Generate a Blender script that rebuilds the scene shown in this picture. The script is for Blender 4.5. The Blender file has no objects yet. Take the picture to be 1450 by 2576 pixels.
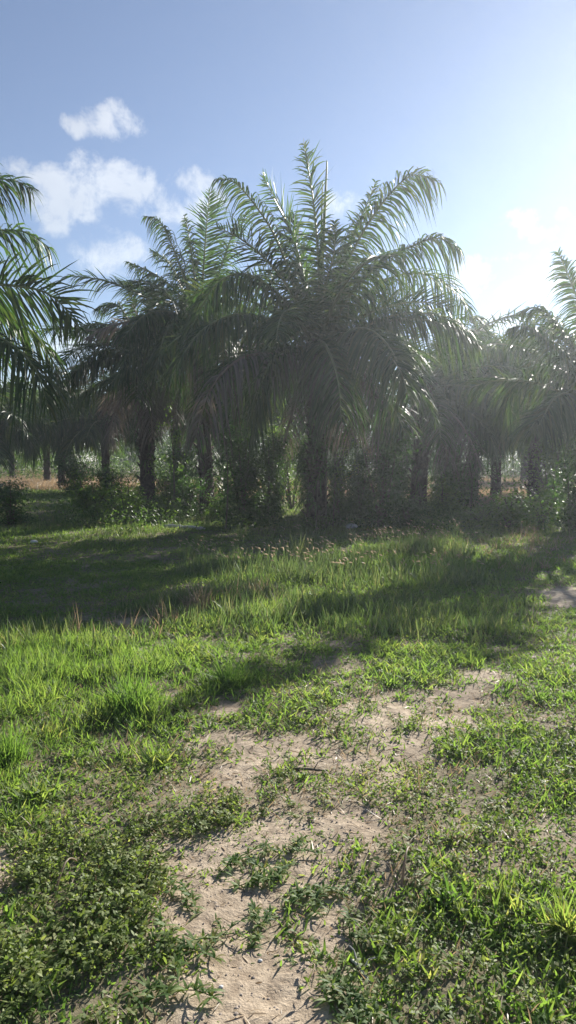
import bpy, math, numpy as np
from mathutils import Vector
R = math.radians
rng = np.random.default_rng(7)
scene = bpy.context.scene
C = scene.collection

# ------------------------------------------------------------------ camera
PITCH = R(4.4); EYE = 1.6
cam_d = bpy.data.cameras.new('camera'); cam = bpy.data.objects.new('camera', cam_d); C.objects.link(cam)
cam_d.sensor_fit = 'VERTICAL'; cam_d.sensor_height = 36; cam_d.lens = 25
cam_d.clip_end = 3000; cam_d.clip_start = 0.05
cam.location = (0, 0, EYE); cam.rotation_euler = (math.pi/2 - PITCH, 0, 0)
scene.camera = cam
K = 36/25/2576
FW = np.array([0, math.cos(PITCH), -math.sin(PITCH)]); UP = np.array([0, math.sin(PITCH), math.cos(PITCH)])

def ray(u, v):
    return np.array([1., 0, 0])*(u-725)*K + UP*(1288-v)*K + FW
def at(u, v, Y):                       # point seen at (u, v) that stands Y metres away
    d = ray(u, v); return np.array([0, 0, EYE]) + d*(Y/d[1])
def gnd(u, v):
    d = ray(u, v); return np.array([0, 0, EYE]) + d*(-EYE/d[2])
def uv_of(x, y, z=0):
    rel_z = z-EYE
    f = y*FW[1]+rel_z*FW[2]; up = y*UP[1]+rel_z*UP[2]
    return 725+x/f/K, 1288-up/f/K

# ------------------------------------------------------------------ noise + ground height
_tab = np.random.default_rng(3).random((256, 256))
def vnoise(x, y):
    x = np.asarray(x, float); y = np.asarray(y, float)
    xi = np.floor(x).astype(int); yi = np.floor(y).astype(int); fx = x-xi; fy = y-yi
    fx = fx*fx*(3-2*fx); fy = fy*fy*(3-2*fy)
    a = _tab[xi & 255, yi & 255]; b = _tab[(xi+1) & 255, yi & 255]
    c = _tab[xi & 255, (yi+1) & 255]; d = _tab[(xi+1) & 255, (yi+1) & 255]
    return (a*(1-fx)+b*fx)*(1-fy)+(c*(1-fx)+d*fx)*fy
def fbm(x, y, o=4):
    s = 0; a = .5; t = 0
    for i in range(o):
        s = s+a*vnoise(x*2**i+17.3*i, y*2**i+5.1*i); t += a; a *= .5
    return s/t
def hgt(x, y):
    near = 1/(1+(np.hypot(x, y)/9)**4)
    return (fbm(x*.35, y*.35, 3)-.5)*.12*(1-np.exp(-np.hypot(x, y)/3)) + (fbm(x*2.2+40, y*2.2, 4)-.5)*.075*near + (fbm(x*11, y*11+9, 2)-.5)*.014*near
def g3(x, y): return np.array([x, y, float(hgt(x, y))])

# ------------------------------------------------------------------ masks in plan (laid out from the ground positions seen)
def blobs(u, v, L):
    m = np.zeros_like(u)
    for (cu, cv, ru, rv, w) in L:
        r2 = ((u-cu)/ru)**2+((v-cv)/rv)**2
        m = np.maximum(m, w*np.clip(1.25-r2, 0, 1))
    return m
BARE = [(780, 1960, 330, 130, .6), (650, 2150, 260, 120, .66), (890, 2200, 150, 170, .6), (1000, 1810, 250, 70, .5), (645, 2560, 265, 190, 1.2), (660, 2420, 190, 120, 1), (610, 2340, 190, 90, .85), (640, 2260, 170, 70, .8), (500, 2260, 110, 60, .7),
        (800, 2330, 90, 80, .9), (790, 2160, 170, 80, .72), (880, 2080, 130, 70, .8), (700, 2090, 110, 60, .75), (560, 2160, 150, 60, .6), (440, 2120, 90, 40, .55),
        (930, 1940, 150, 70, .75), (720, 1890, 190, 60, .75), (560, 1870, 120, 45, .8), (1010, 1870, 120, 50, .65),
        (1140, 1740, 110, 45, .5), (1060, 1790, 90, 40, .5), (1200, 1700, 70, 25, .45), (570, 1785, 50, 25, .8), (1430, 1505, 75, 26, 1),
        (630, 1960, 160, 60, .5), (700, 2010, 150, 60, .55), (10, 2180, 60, 60, .7), (330, 1565, 60, 14, .8),
        (500, 1478, 50, 10, .7), (0, 2350, 40, 50, .4), (920, 2430, 110, 40, .4)]
TALLL = [(150, 1680, 330, 110, 1), (330, 1760, 170, 110, .9), (80, 1850, 190, 110, .75), (0, 1930, 110, 80, 1), (620, 1545, 330, 60, .95), (300, 1850, 130, 60, .6),
         (960, 1560, 330, 60, .7), (1200, 1560, 160, 60, .6), (1330, 2260, 170, 80, .55), (40, 2100, 120, 60, .5), (570, 1715, 90, 40, .6)]
SEEDY = [(820, 1430, 260, 60, .9), (1060, 1430, 200, 70, 1), (600, 1440, 170, 50, .6), (1250, 1420, 120, 50, .4)]
TINY = [(230, 2220, 250, 140, 1), (120, 2380, 250, 160, .9), (330, 2360, 130, 110, .8), (620, 2000, 130, 60, .8), (700, 1930, 120, 40, .5), (420, 2110, 120, 60, .7), (330, 2060, 120, 50, .6), (500, 2080, 90, 40, .5),
        (180, 2500, 270, 120, .6)]

# ------------------------------------------------------------------ mesh helpers
def mesh(name, V, Q, mats, mi=None, rnd=None, smooth=False):
    me = bpy.data.meshes.new(name); V = np.asarray(V, np.float32); Q = np.asarray(Q, np.int32)
    me.vertices.add(len(V)); me.vertices.foreach_set('co', V.ravel())
    me.loops.add(Q.size); me.loops.foreach_set('vertex_index', Q.ravel())
    me.polygons.add(len(Q)); k = Q.shape[1]
    me.polygons.foreach_set('loop_start', np.arange(len(Q), dtype=np.int32)*k)
    if mi is not None: me.polygons.foreach_set('material_index', np.asarray(mi, np.int32))
    if smooth: me.polygons.foreach_set('use_smooth', np.ones(len(Q), bool))
    if rnd is not None:
        a = me.attributes.new('rnd', 'FLOAT', 'FACE'); a.data.foreach_set('value', np.asarray(rnd, np.float32))
    for m in mats: me.materials.append(m)
    me.update(calc_edges=True)
    return me
class Geo:
    def __init__(s): s.V = []; s.Q = []; s.M = []; s.R = []; s.n = 0
    def add(s, V, Q, m=0, r=None):
        V = np.asarray(V).reshape(-1, 3); Q = np.asarray(Q)
        s.V.append(V); s.Q.append(Q+s.n); s.n += len(V)
        s.M.append(np.full(len(Q), m)); s.R.append(np.zeros(len(Q)) if r is None else np.broadcast_to(r, (len(Q),)))
    def mesh(s, name, mats, smooth=False):
        return mesh(name, np.concatenate(s.V), np.concatenate(s.Q), mats, np.concatenate(s.M), np.concatenate(s.R), smooth)
    def obj(s, name, mats, parent=None, smooth=False):
        return link(name, s.mesh(name, mats, smooth), parent)
def link(name, me, parent=None, loc=None):
    o = bpy.data.objects.new(name, me); C.objects.link(o)
    if parent is not None: o.parent = parent
    if loc is not None: o.location = loc
    return o
def empty(name, loc=(0, 0, 0), rz=0):
    o = bpy.data.objects.new(name, None); C.objects.link(o); o.location = loc; o.rotation_euler = (0, 0, rz); o.empty_display_size = .2
    return o
def tag(o, label=None, cat=None, group=None, kind=None):
    if label: o['label'] = label
    if cat: o['category'] = cat
    if group: o['group'] = group
    if kind: o['kind'] = kind
    return o
def nrm(a): return a/np.maximum(np.linalg.norm(a, axis=-1, keepdims=True), 1e-9)

def strips(g, P, D, W, L, wid, droop, segs, prof, m=0, r=None, curl=None):
    """n curved tapering blades: base P, direction D, width vector W, length L, width wid, droop (fraction of L)."""
    n = len(P); s = np.linspace(0, 1, segs+1)[None, :, None]
    L = np.broadcast_to(L, (n,))[:, None, None]; wid = np.broadcast_to(wid, (n,))[:, None, None]; dr = np.broadcast_to(droop, (n,))[:, None, None]
    ctr = P[:, None, :]+D[:, None, :]*L*s*(1-.25*dr*s)
    ctr = ctr+np.array([0, 0, -1.])*dr*L*s*s
    if curl is not None: ctr = ctr+curl[:, None, :]*L*s*s
    pw = np.asarray(prof)[None, :, None]
    A = ctr-W[:, None, :]*wid*.5*pw; B = ctr+W[:, None, :]*wid*.5*pw
    V = np.stack([A, B], 2).reshape(-1, 3)
    i = np.arange(n)[:, None]*(segs+1)*2+np.arange(segs)[None, :]*2
    Q = np.stack([i, i+1, i+3, i+2], -1).reshape(-1, 4)
    rr = rng.random(n) if r is None else np.broadcast_to(r, (n,))
    g.add(V, Q, m, np.repeat(rr, segs))

def tube(g, pts, rad, sides=6, m=0, r=0, cap=True):
    pts = np.asarray(pts, float); n = len(pts); rad = np.broadcast_to(rad, (n,))
    T = nrm(np.gradient(pts, axis=0)); ref = np.array([0, 0, 1.]) if abs(T[0, 2]) < .8 else np.array([1., 0, 0])
    S = nrm(np.cross(T, ref)); N = np.cross(S, T)
    a = np.arange(sides)/sides*2*np.pi
    V = pts[:, None, :]+rad[:, None, None]*(np.cos(a)[None, :, None]*S[:, None, :]+np.sin(a)[None, :, None]*N[:, None, :])
    i = np.arange(n-1)[:, None]*sides; j = np.arange(sides)[None, :]; k = (j+1) % sides
    Q = np.stack([i+j, i+k, i+sides+k, i+sides+j], -1).reshape(-1, 4)
    g.add(V, Q, m, r)

def catmull(P, n):
    P = np.asarray(P, float)
    P = np.vstack([2*P[0]-P[1], P, 2*P[-1]-P[-2]]); k = len(P)-3
    t = np.linspace(0, k-1e-6, n); i = t.astype(int); f = (t-i)[:, None]
    a, b, c, d = P[i], P[i+1], P[i+2], P[i+3]
    q = .5*((2*b)+(-a+c)*f+(2*a-5*b+4*c-d)*f**2+(-a+3*b-3*c+d)*f**3)
    s = np.concatenate([[0], np.cumsum(np.linalg.norm(np.diff(q, axis=0), axis=1))])   # even spacing
    u = np.linspace(0, s[-1], n)
    return np.stack([np.interp(u, s, q[:, j]) for j in range(3)], 1), s[-1]

# ------------------------------------------------------------------ materials
def newmat(name):
    m = bpy.data.materials.new(name); m.use_nodes = True; nt = m.node_tree; nt.nodes.clear(); return m, nt
def leaf_mat(name, cols, trans=.45, tcol=None, rough=.5, spec=.5):
    m, nt = newmat(name); N = nt.nodes; Lk = nt.links
    at_ = N.new('ShaderNodeAttribute'); at_.attribute_name = 'rnd'
    cr = N.new('ShaderNodeValToRGB'); el = cr.color_ramp.elements
    for i, c in enumerate(cols):
        p = i/(len(cols)-1)
        e = el[i] if i < 2 else el.new(p)
        e.position = p; e.color = (*c, 1)
    Lk.new(at_.outputs['Fac'], cr.inputs[0])
    pr = N.new('ShaderNodeBsdfPrincipled'); pr.inputs['Roughness'].default_value = rough; pr.inputs['Specular IOR Level'].default_value = spec
    Lk.new(cr.outputs[0], pr.inputs['Base Color'])
    tr = N.new('ShaderNodeBsdfTranslucent')
    mul = N.new('ShaderNodeMix'); mul.data_type = 'RGBA'; mul.blend_type = 'MULTIPLY'; mul.inputs[0].default_value = 1
    mul.inputs[7].default_value = (*(tcol or (1.9, 2.1, .8)), 1)
    Lk.new(cr.outputs[0], mul.inputs[6]); Lk.new(mul.outputs[2], tr.inputs['Color'])
    mx = N.new('ShaderNodeMixShader'); mx.inputs[0].default_value = trans
    Lk.new(pr.outputs[0], mx.inputs[1]); Lk.new(tr.outputs[0], mx.inputs[2])
    out = N.new('ShaderNodeOutputMaterial'); Lk.new(mx.outputs[0], out.inputs[0])
    return m
def rough_mat(name, c1, c2, scale=8, bump=.3, rough=.9, detail=6, dist=.02):
    m, nt = newmat(name); N = nt.nodes; Lk = nt.links
    tc = N.new('ShaderNodeTexCoord'); no = N.new('ShaderNodeTexNoise'); no.inputs['Scale'].default_value = scale; no.inputs['Detail'].default_value = detail
    Lk.new(tc.outputs['Object'], no.inputs['Vector'])
    cr = N.new('ShaderNodeValToRGB'); cr.color_ramp.elements[0].position = .3; cr.color_ramp.elements[1].position = .7
    cr.color_ramp.elements[0].color = (*c1, 1); cr.color_ramp.elements[1].color = (*c2, 1)
    Lk.new(no.outputs[0], cr.inputs[0])
    pr = N.new('ShaderNodeBsdfPrincipled'); pr.inputs['Roughness'].default_value = rough; pr.inputs['Specular IOR Level'].default_value = .25
    Lk.new(cr.outputs[0], pr.inputs['Base Color'])
    bu = N.new('ShaderNodeBump'); bu.inputs['Strength'].default_value = bump; bu.inputs['Distance'].default_value = dist
    Lk.new(no.outputs[0], bu.inputs['Height']); Lk.new(bu.outputs[0], pr.inputs['Normal'])
    out = N.new('ShaderNodeOutputMaterial'); Lk.new(pr.outputs[0], out.inputs[0])
    return m
M_palm = leaf_mat('palm_leaf', [(.022, .045, .018), (.03, .062, .02), (.05, .085, .028), (.075, .085, .035)], .34, rough=.5, spec=.3)
M_palmy = leaf_mat('palm_leaf_young', [(.04, .08, .02), (.065, .11, .03)], .35, rough=.4)
M_dead = leaf_mat('palm_leaf_dead', [(.12, .10, .08), (.19, .165, .14), (.08, .065, .05)], .25, (1.2, 1.1, .9), rough=.7)
M_yellow = leaf_mat('leaf_yellowing', [(.30, .22, .03), (.20, .22, .04)], .5, (1.6, 1.4, .6))
M_rach = rough_mat('palm_rachis', (.10, .14, .05), (.2, .22, .1), 6, .1, .5)
M_rachd = rough_mat('palm_rachis_dead', (.15, .11, .07), (.25, .2, .15), 6, .1, .8)
M_trunk = rough_mat('palm_trunk', (.03, .024, .018), (.10, .075, .055), 14, .6, .95)
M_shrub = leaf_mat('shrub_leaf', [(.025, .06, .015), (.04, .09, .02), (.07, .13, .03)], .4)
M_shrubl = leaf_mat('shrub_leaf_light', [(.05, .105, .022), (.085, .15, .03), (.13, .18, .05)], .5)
M_stem = rough_mat('stem_bark', (.06, .05, .035), (.14, .12, .09), 20, .3)
M_wood = rough_mat('weathered_wood', (.28, .27, .25), (.5, .48, .44), 18, .4)
M_stone = rough_mat('pale_stone', (.4, .4, .4), (.62, .62, .6), 15, .3)
M_grass = leaf_mat('grass_blade', [(.055, .105, .036), (.085, .15, .046), (.12, .185, .06), (.165, .215, .08), (.28, .25, .14)], .5, (2.0, 2.1, .85), rough=.6, spec=.3)
M_tall = leaf_mat('tall_grass_blade', [(.05, .09, .035), (.08, .13, .05), (.12, .17, .07), (.17, .19, .09), (.26, .23, .14)], .4, (1.5, 1.6, .9), rough=.5)
M_weed = leaf_mat('weed_leaf', [(.07, .11, .035), (.12, .165, .05), (.18, .22, .075), (.27, .28, .13)], .45, (1.8, 1.9, .9), rough=.6, spec=.3)
M_dry = leaf_mat('dry_grass', [(.24, .185, .115), (.33, .27, .18), (.17, .13, .08)], .4, (1.4, 1.2, 1))
M_seed = leaf_mat('seed_head', [(.30, .24, .17), (.42, .35, .26)], .5, (1.3, 1.2, 1.1))
M_far = leaf_mat('far_leaf', [(.035, .07, .02), (.06, .105, .03), (.11, .15, .06)], .42)

def ground_mat():
    m, nt = newmat('sandy_ground'); N = nt.nodes; Lk = nt.links
    tc = N.new('ShaderNodeTexCoord')
    def noise(s, d=6, r=.55):
        n = N.new('ShaderNodeTexNoise'); n.inputs['Scale'].default_value = s; n.inputs['Detail'].default_value = d; n.inputs['Roughness'].default_value = r
        Lk.new(tc.outputs['Object'], n.inputs['Vector']); return n
    n1 = noise(1.3); n2 = noise(22, 5); n3 = noise(90, 4, .7); n4 = noise(300, 2)
    cr = N.new('ShaderNodeValToRGB'); e = cr.color_ramp.elements
    e[0].position = .3; e[0].color = (.30, .245, .185, 1); e[1].position = .68; e[1].color = (.45, .38, .295, 1)
    Lk.new(n1.outputs[0], cr.inputs[0])
    cr2 = N.new('ShaderNodeValToRGB'); e = cr2.color_ramp.elements
    e[0].position = .33; e[0].color = (.55, .5, .45, 1); e[1].position = .6; e[1].color = (1.08, 1.05, 1, 1)
    Lk.new(n2.outputs[0], cr2.inputs[0])
    mx = N.new('ShaderNodeMix'); mx.data_type = 'RGBA'; mx.blend_type = 'MULTIPLY'; mx.inputs[0].default_value = .8
    Lk.new(cr.outputs[0], mx.inputs[6]); Lk.new(cr2.outputs[0], mx.inputs[7])
    cr3 = N.new('ShaderNodeValToRGB'); e = cr3.color_ramp.elements
    e[0].position = .3; e[0].color = (.6, .57, .52, 1); e[1].position = .5; e[1].color = (1, 1, 1, 1)
    Lk.new(n3.outputs[0], cr3.inputs[0])
    mx2 = N.new('ShaderNodeMix'); mx2.data_type = 'RGBA'; mx2.blend_type = 'MULTIPLY'; mx2.inputs[0].default_value = .6
    Lk.new(mx.outputs[2], mx2.inputs[6]); Lk.new(cr3.outputs[0], mx2.inputs[7])
    # soil darkened by roots and litter where the turf grows
    ga = N.new('ShaderNodeAttribute'); ga.attribute_name = 'turf'
    mx3 = N.new('ShaderNodeMix'); mx3.data_type = 'RGBA'
    mx3.inputs[7].default_value = (.10, .095, .05, 1)
    Lk.new(ga.outputs['Fac'], mx3.inputs[0]); Lk.new(mx2.outputs[2], mx3.inputs[6])
    pr = N.new('ShaderNodeBsdfPrincipled'); pr.inputs['Roughness'].default_value = .95; pr.inputs['Specular IOR Level'].default_value = .15
    Lk.new(mx3.outputs[2], pr.inputs['Base Color'])
    ad = N.new('ShaderNodeMath'); ad.operation = 'MULTIPLY_ADD'; ad.inputs[1].default_value = .45
    Lk.new(n3.outputs[0], ad.inputs[0]); Lk.new(n2.outputs[0], ad.inputs[2])
    ad2 = N.new('ShaderNodeMath'); ad2.operation = 'MULTIPLY_ADD'; ad2.inputs[1].default_value = .12
    Lk.new(n4.outputs[0], ad2.inputs[0]); Lk.new(ad.outputs[0], ad2.inputs[2])
    bu = N.new('ShaderNodeBump'); bu.inputs['Strength'].default_value = .6; bu.inputs['Distance'].default_value = .02
    Lk.new(ad2.outputs[0], bu.inputs['Height']); Lk.new(bu.outputs[0], pr.inputs['Normal'])
    out = N.new('ShaderNodeOutputMaterial'); Lk.new(pr.outputs[0], out.inputs[0])
    return m

def bareness(x, y):
    u, v = uv_of(x, np.maximum(y, .6)); b = blobs(u, v, BARE)
    return b+(fbm(x*2.6+3, y*2.6, 4)-.5)*(.75+.75*np.clip(b*2, 0, 1))

# ------------------------------------------------------------------ ground sheet
GS = 260
def spaced(lo_fine, hi_fine, step, far):
    c = list(np.arange(lo_fine, hi_fine+1e-6, step)); s = step
    while c[-1] < far: s *= 1.14; c.append(c[-1]+s)
    s = step; d = []
    x = lo_fine
    while x > -far: s *= 1.14; x -= s; d.append(x)
    return np.array(d[::-1]+c)
xs = spaced(-4, 4, .035, GS); ys = spaced(1, 8, .035, GS)
X, Yg = np.meshgrid(xs, ys); Z = hgt(X, Yg)
V = np.stack([X, Yg, Z], -1).reshape(-1, 3); nx = len(xs); ny = len(ys)
i = (np.arange(ny-1)[:, None]*nx+np.arange(nx-1)[None, :])
Q = np.stack([i, i+1, i+1+nx, i+nx], -1).reshape(-1, 4)
gm = mesh('ground', V, Q, [ground_mat()], smooth=True)
tf = np.clip((.55-bareness(V[:, 0], V[:, 1]))*1.6, 0, 1)*.75
tf = np.where(V[:, 1] < .6, .5, tf)
a = gm.attributes.new('turf', 'FLOAT', 'POINT'); a.data.foreach_set('value', tf.astype(np.float32))
tag(link('ground', gm), kind='structure')

# ------------------------------------------------------------------ grass and weeds
def scatter(bands, margin=3.0):
    P = []
    for (y0, y1, dens) in bands:
        w = .44*y1+margin; n = int(dens*2*w*(y1-y0))
        x = rng.uniform(-w, w, n); y = rng.uniform(y0, y1, n)
        k = np.abs(x) < .44*y+margin; P.append(np.stack([x[k], y[k]], 1))
    return np.concatenate(P)
def tuft(g, xy, nb, Lm, wd, tilt, m=0, dr=.5, segs=3, prof=(.8, 1, .65, .05), spread=.02, r=None):
    """nb blades round each point; Lm and wd per tuft; tilt = mean lean from upright (radians)"""
    n = len(xy)
    if n == 0: return
    x = np.repeat(xy[:, 0], nb)+rng.normal(0, 1, n*nb)*np.repeat(np.broadcast_to(spread, (n,)), nb)
    y = np.repeat(xy[:, 1], nb)+rng.normal(0, 1, n*nb)*np.repeat(np.broadcast_to(spread, (n,)), nb)
    P = np.stack([x, y, hgt(x, y)-.004], 1)
    az = rng.uniform(0, 2*np.pi, n*nb); tl = np.clip(np.repeat(np.broadcast_to(tilt, (n,)), nb)*rng.uniform(.35, 1.5, n*nb), 0, 1.5)
    D = np.stack([np.sin(tl)*np.cos(az), np.sin(tl)*np.sin(az), np.cos(tl)], 1)
    W = nrm(np.cross(D, np.array([0, 0, 1.]))+rng.normal(0, .45, D.shape)); W = nrm(W-(W*D).sum(1, keepdims=True)*D)
    L = np.repeat(np.broadcast_to(Lm, (n,)), nb)*rng.uniform(.45, 1.3, n*nb); w = np.repeat(np.broadcast_to(wd, (n,)), nb)*rng.uniform(.7, 1.3, n*nb)
    rr = np.clip(np.repeat(rng.random(n) if r is None else r, nb)*.55+rng.random(n*nb)*.45, 0, 1)
    strips(g, P, D, W, L, w, np.clip(rng.normal(dr, .2, n*nb), .02, 1)*np.sin(tl+.25), segs, prof, m, rr)

# low turf
P = scatter([(.9, 3.5, 2200), (3.5, 6, 1300), (6, 11, 620), (11, 18, 240), (18, 34, 70), (34, 70, 9)])
u, v = uv_of(P[:, 0], P[:, 1]); b = bareness(P[:, 0], P[:, 1]); tiny = blobs(u, v, TINY); tall = blobs(u, v, TALLL); seedy = blobs(u, v, SEEDY)
clump = fbm(P[:, 0]*5+9, P[:, 1]*5, 3)
keep = (b+(.5-clump)*1.5+rng.normal(0, .32, len(P)) < .30) & (rng.random(len(P)) > tiny*.12)
P = P[keep]; u = u[keep]; v = v[keep]; tall = tall[keep]; seedy = seedy[keep]; clump = clump[keep]; b = b[keep]
dist = P[:, 1]
big = np.clip((fbm(P[:, 0]*2.3+5, P[:, 1]*2.3+2, 3)-.42)*5, 0, 1)
L = np.where(dist < 3.6, .68, 1)*(.035+.045*clump+.055*big+.068*tall*(.3+1.2*clump)+.06*seedy)*np.clip(1.05-.6*np.clip(b, 0, 1), .4, 1)*(1+.03*np.clip(dist-6, 0, 20))
w = (.0062+.003*rng.random(len(P)))*(1-.35*tall)*(1+.05*np.clip(dist-4, 0, 30))
tl = 1.05-.6*tall-.4*seedy
g = Geo(); k = dist < 6
tuft(g, P[k], 6, L[k], w[k], tl[k], spread=.022, r=np.clip(clump[k]*1.2-.1, 0, 1))
k = (dist >= 6) & (dist < 18); tuft(g, P[k], 6, L[k], w[k], tl[k], spread=.035, r=np.clip(clump[k]*1.2-.1, 0, 1))
k = dist >= 18; tuft(g, P[k], 5, L[k]*1.3, w[k], tl[k], spread=.06, segs=2, prof=(.8, 1, .1))
tag(g.obj('grass', [M_grass]), 'low bright green grass spreading over the sandy soil', 'grass', kind='stuff')

# tall upright grass of the middle distance, with seed heads
g = Geo(); P = scatter([(5, 8, 260), (8, 13, 240), (13, 22, 60), (22, 45, 14)])
u, v = uv_of(P[:, 0], P[:, 1]); s_ = np.maximum(blobs(u, v, SEEDY), .75*blobs(u, v, TALLL)); s_ = np.where(P[:, 1] > 13, .55, s_)
n_ = fbm(P[:, 0]*1.1, P[:, 1]*1.1+7, 3); keep = rng.random(len(P)) < s_*np.clip(n_*4-1.55, 0, 1); keep &= bareness(P[:, 0], P[:, 1]) < .6
P = P[keep]; s_ = s_[keep]; v = v[keep]
L = (.11+.19*s_)*rng.uniform(.7, 1.2, len(P))
tuft(g, P, 6, L, .008*(1+.03*P[:, 1]), .38, dr=.35, spread=.04, segs=4, prof=(.8, 1, .9, .55, .04))
ks = (rng.random(len(P)) < .22) & (v < 1490) & (v > 1350)
ps = P[ks]; n = len(ps); x = ps[:, 0]; y = ps[:, 1]
B = np.stack([x, y, hgt(x, y)], 1); az = rng.uniform(0, 6.28, n); tl = rng.uniform(.05, .3, n)
D = np.stack([np.sin(tl)*np.cos(az), np.sin(tl)*np.sin(az), np.cos(tl)], 1); Ls = rng.uniform(.38, .6, n)
W = nrm(np.cross(D, np.array([0, 1., 0])))
strips(g, B, D, W, Ls, .004, .25, 5, (1, 1, 1, 1, 1, .8), 0, .5)
tip = B+D*Ls[:, None]*(1-.06)+np.array([0, 0, -1.])*.25*Ls[:, None]
D2 = nrm(D+np.array([-.7, -.2, -.5])*rng.uniform(.2, 1.3, n)[:, None])
for q in range(2):
    W2 = nrm(np.cross(D2, np.array([0, 1., 0]) if q == 0 else np.array([1., 0, .2])))
    strips(g, tip, D2, W2, rng.uniform(.05, .085, n), .014, .3, 3, (.4, 1, .8, .1), 1)
tag(g.obj('tall_grass', [M_tall, M_seed]), 'tall fine grass with pale nodding seed heads in the clearing', 'grass', kind='stuff')

# dry brown grass
g = Geo(); P = scatter([(5, 9, 120), (9, 20, 40), (20, 45, 60), (45, 75, 10)]); u, v = uv_of(P[:, 0], P[:, 1])
DRY = [(620, 1520, 200, 22, .3), (430, 1560, 70, 25, .5), (150, 1208, 210, 26, 1.2), (1290, 1255, 170, 26, .9), (1330, 1400, 150, 60, .25), (1090, 1400, 110, 40, .4), (320, 1590, 100, 30, .25), (900, 1235, 60, 30, .8), (500, 1275, 80, 18, .6), (980, 1230, 700, 35, .5)]
s_ = blobs(u, v, DRY); keep = rng.random(len(P)) < s_; P = P[keep]
tuft(g, P, 7, .16+.1*rng.random(len(P))+.004*P[:, 1], .005*(1+.07*P[:, 1]), .6, dr=.4, spread=.05)
P = scatter([(1.3, 5, 330), (5, 9, 120)]); P = P[bareness(P[:, 0], P[:, 1]) < .45]
tuft(g, P, 4, .035+.06*rng.random(len(P)), .0035, 1.05, dr=.3, spread=.03)
tag(g.obj('dry_grass', [M_dry]), 'dry brown grass patches among the green', 'grass', kind='stuff')

# small-leaved sprawling weeds
def weeds(g, P, n_leaf, h, sz):
    n = len(P); x = np.repeat(P[:, 0], n_leaf); y = np.repeat(P[:, 1], n_leaf)
    hh = np.repeat(h, n_leaf); t = rng.random(n*n_leaf)
    az0 = np.repeat(rng.uniform(0, 6.28, n), n_leaf); le = np.repeat(rng.uniform(.3, 1.3, n), n_leaf)
    x = x+np.cos(az0)*le*hh*t+rng.normal(0, .006, n*n_leaf); y = y+np.sin(az0)*le*hh*t+rng.normal(0, .006, n*n_leaf)
    B = np.stack([x, y, hgt(x, y)+hh*t], 1); az = rng.uniform(0, 6.28, len(x)); el = rng.uniform(-.1, 1.0, len(x))
    D = np.stack([np.cos(el)*np.cos(az), np.cos(el)*np.sin(az), np.sin(el)], 1)
    W = nrm(np.cross(D, np.array([0, 0, 1.])+rng.normal(0, .4, D.shape)))
    strips(g, B, D, W, np.repeat(sz, n_leaf)*rng.uniform(.6, 1.3, len(x)), np.repeat(sz, n_leaf)*.42, .25, 3, (.2, 1, .8, .05), 0, np.clip(np.repeat(rng.random(n), n_leaf)*.5+rng.random(len(x))*.5, 0, 1))
    ax = P[:, 0]; ay = P[:, 1]; Bs = np.stack([ax, ay, hgt(ax, ay)-.003], 1); a0 = az0[::n_leaf]; l0 = le[::n_leaf]
    Ds = np.stack([np.cos(a0)*l0, np.sin(a0)*l0, np.ones(n)], 1)*h[:, None]
    strips(g, Bs, nrm(Ds), nrm(np.cross(Ds, np.array([0, 1., .3]))), np.linalg.norm(Ds, axis=1), .0028, .0, 2, (1, .8, .6), 1)
P = scatter([(1.4, 4.5, 2600), (4.5, 7, 500)]); u, v = uv_of(P[:, 0], P[:, 1]); s_ = blobs(u, v, TINY)
b = bareness(P[:, 0], P[:, 1]); c_ = fbm(P[:, 0]*6, P[:, 1]*6+31, 3)
keep = (rng.random(len(P)) < (s_*.85+.09)*np.clip(c_*3.2-1.05, 0, 1)) & (b < .42)
P = P[keep]; c_ = c_[keep]; g = Geo()
weeds(g, P, 11, .03+.07*c_*rng.random(len(P)), .018+.01*rng.random(len(P)))
tag(g.obj('ground_weeds', [M_weed, M_stem]), 'small leaved olive green weeds sprawling over the sand', 'weeds', kind='stuff')

# crumbs of caked sand
g = Geo(); P = scatter([(1.3, 3.5, 700), (3.5, 7, 200)]); P = P[bareness(P[:, 0], P[:, 1]) > .15]; n = len(P); sz = rng.uniform(.002, .008, n)*rng.random(n)**.6+.001
oc = np.array([[1, 0, 0], [0, 1, 0], [-1, 0, 0], [0, -1, 0], [0, 0, .8], [0, 0, -.8]]); o3 = oc[None]*sz[:, None, None]*rng.uniform(.6, 1.3, (n, 6, 3))
Vc = o3+np.stack([P[:, 0], P[:, 1], hgt(P[:, 0], P[:, 1])+.001], 1)[:, None]
fc = np.array([[0, 1, 4, 4], [1, 2, 4, 4], [2, 3, 4, 4], [3, 0, 4, 4]])[:, :3]; Qc = (np.arange(n)[:, None, None]*6+fc[None]).reshape(-1, 3)
g.add(Vc.reshape(-1, 3), Qc); tag(g.obj('sand_crumbs', [rough_mat('caked_sand', (.2, .16, .13), (.45, .38, .31), 30, .2)]), 'crumbs of caked sand and grit on the path', 'grit', kind='stuff')

# litter: dry bits and straw on the sand
g = Geo(); P = scatter([(1.3, 4, 800), (4, 8, 350)]); keep = rng.random(len(P)) < .2+.6*fbm(P[:, 0]*3, P[:, 1]*3, 2); P = P[keep]; n = len(P)
az = rng.uniform(0, 6.28, n); D = np.stack([np.cos(az), np.sin(az), rng.uniform(-.02, .25, n)], 1); W = nrm(np.stack([-np.sin(az), np.cos(az), rng.normal(0, .5, n)], 1))
strips(g, np.stack([P[:, 0], P[:, 1], hgt(P[:, 0], P[:, 1])+.003], 1), D, W, rng.uniform(.015, .09, n)*rng.random(n)**.4, rng.uniform(.002, .006, n), .1, 3, (.6, 1, .8, .2))
tag(g.obj('leaf_litter', [M_dry]), 'scraps of dry straw and leaf scattered on the sand', 'litter', kind='stuff')

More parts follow.
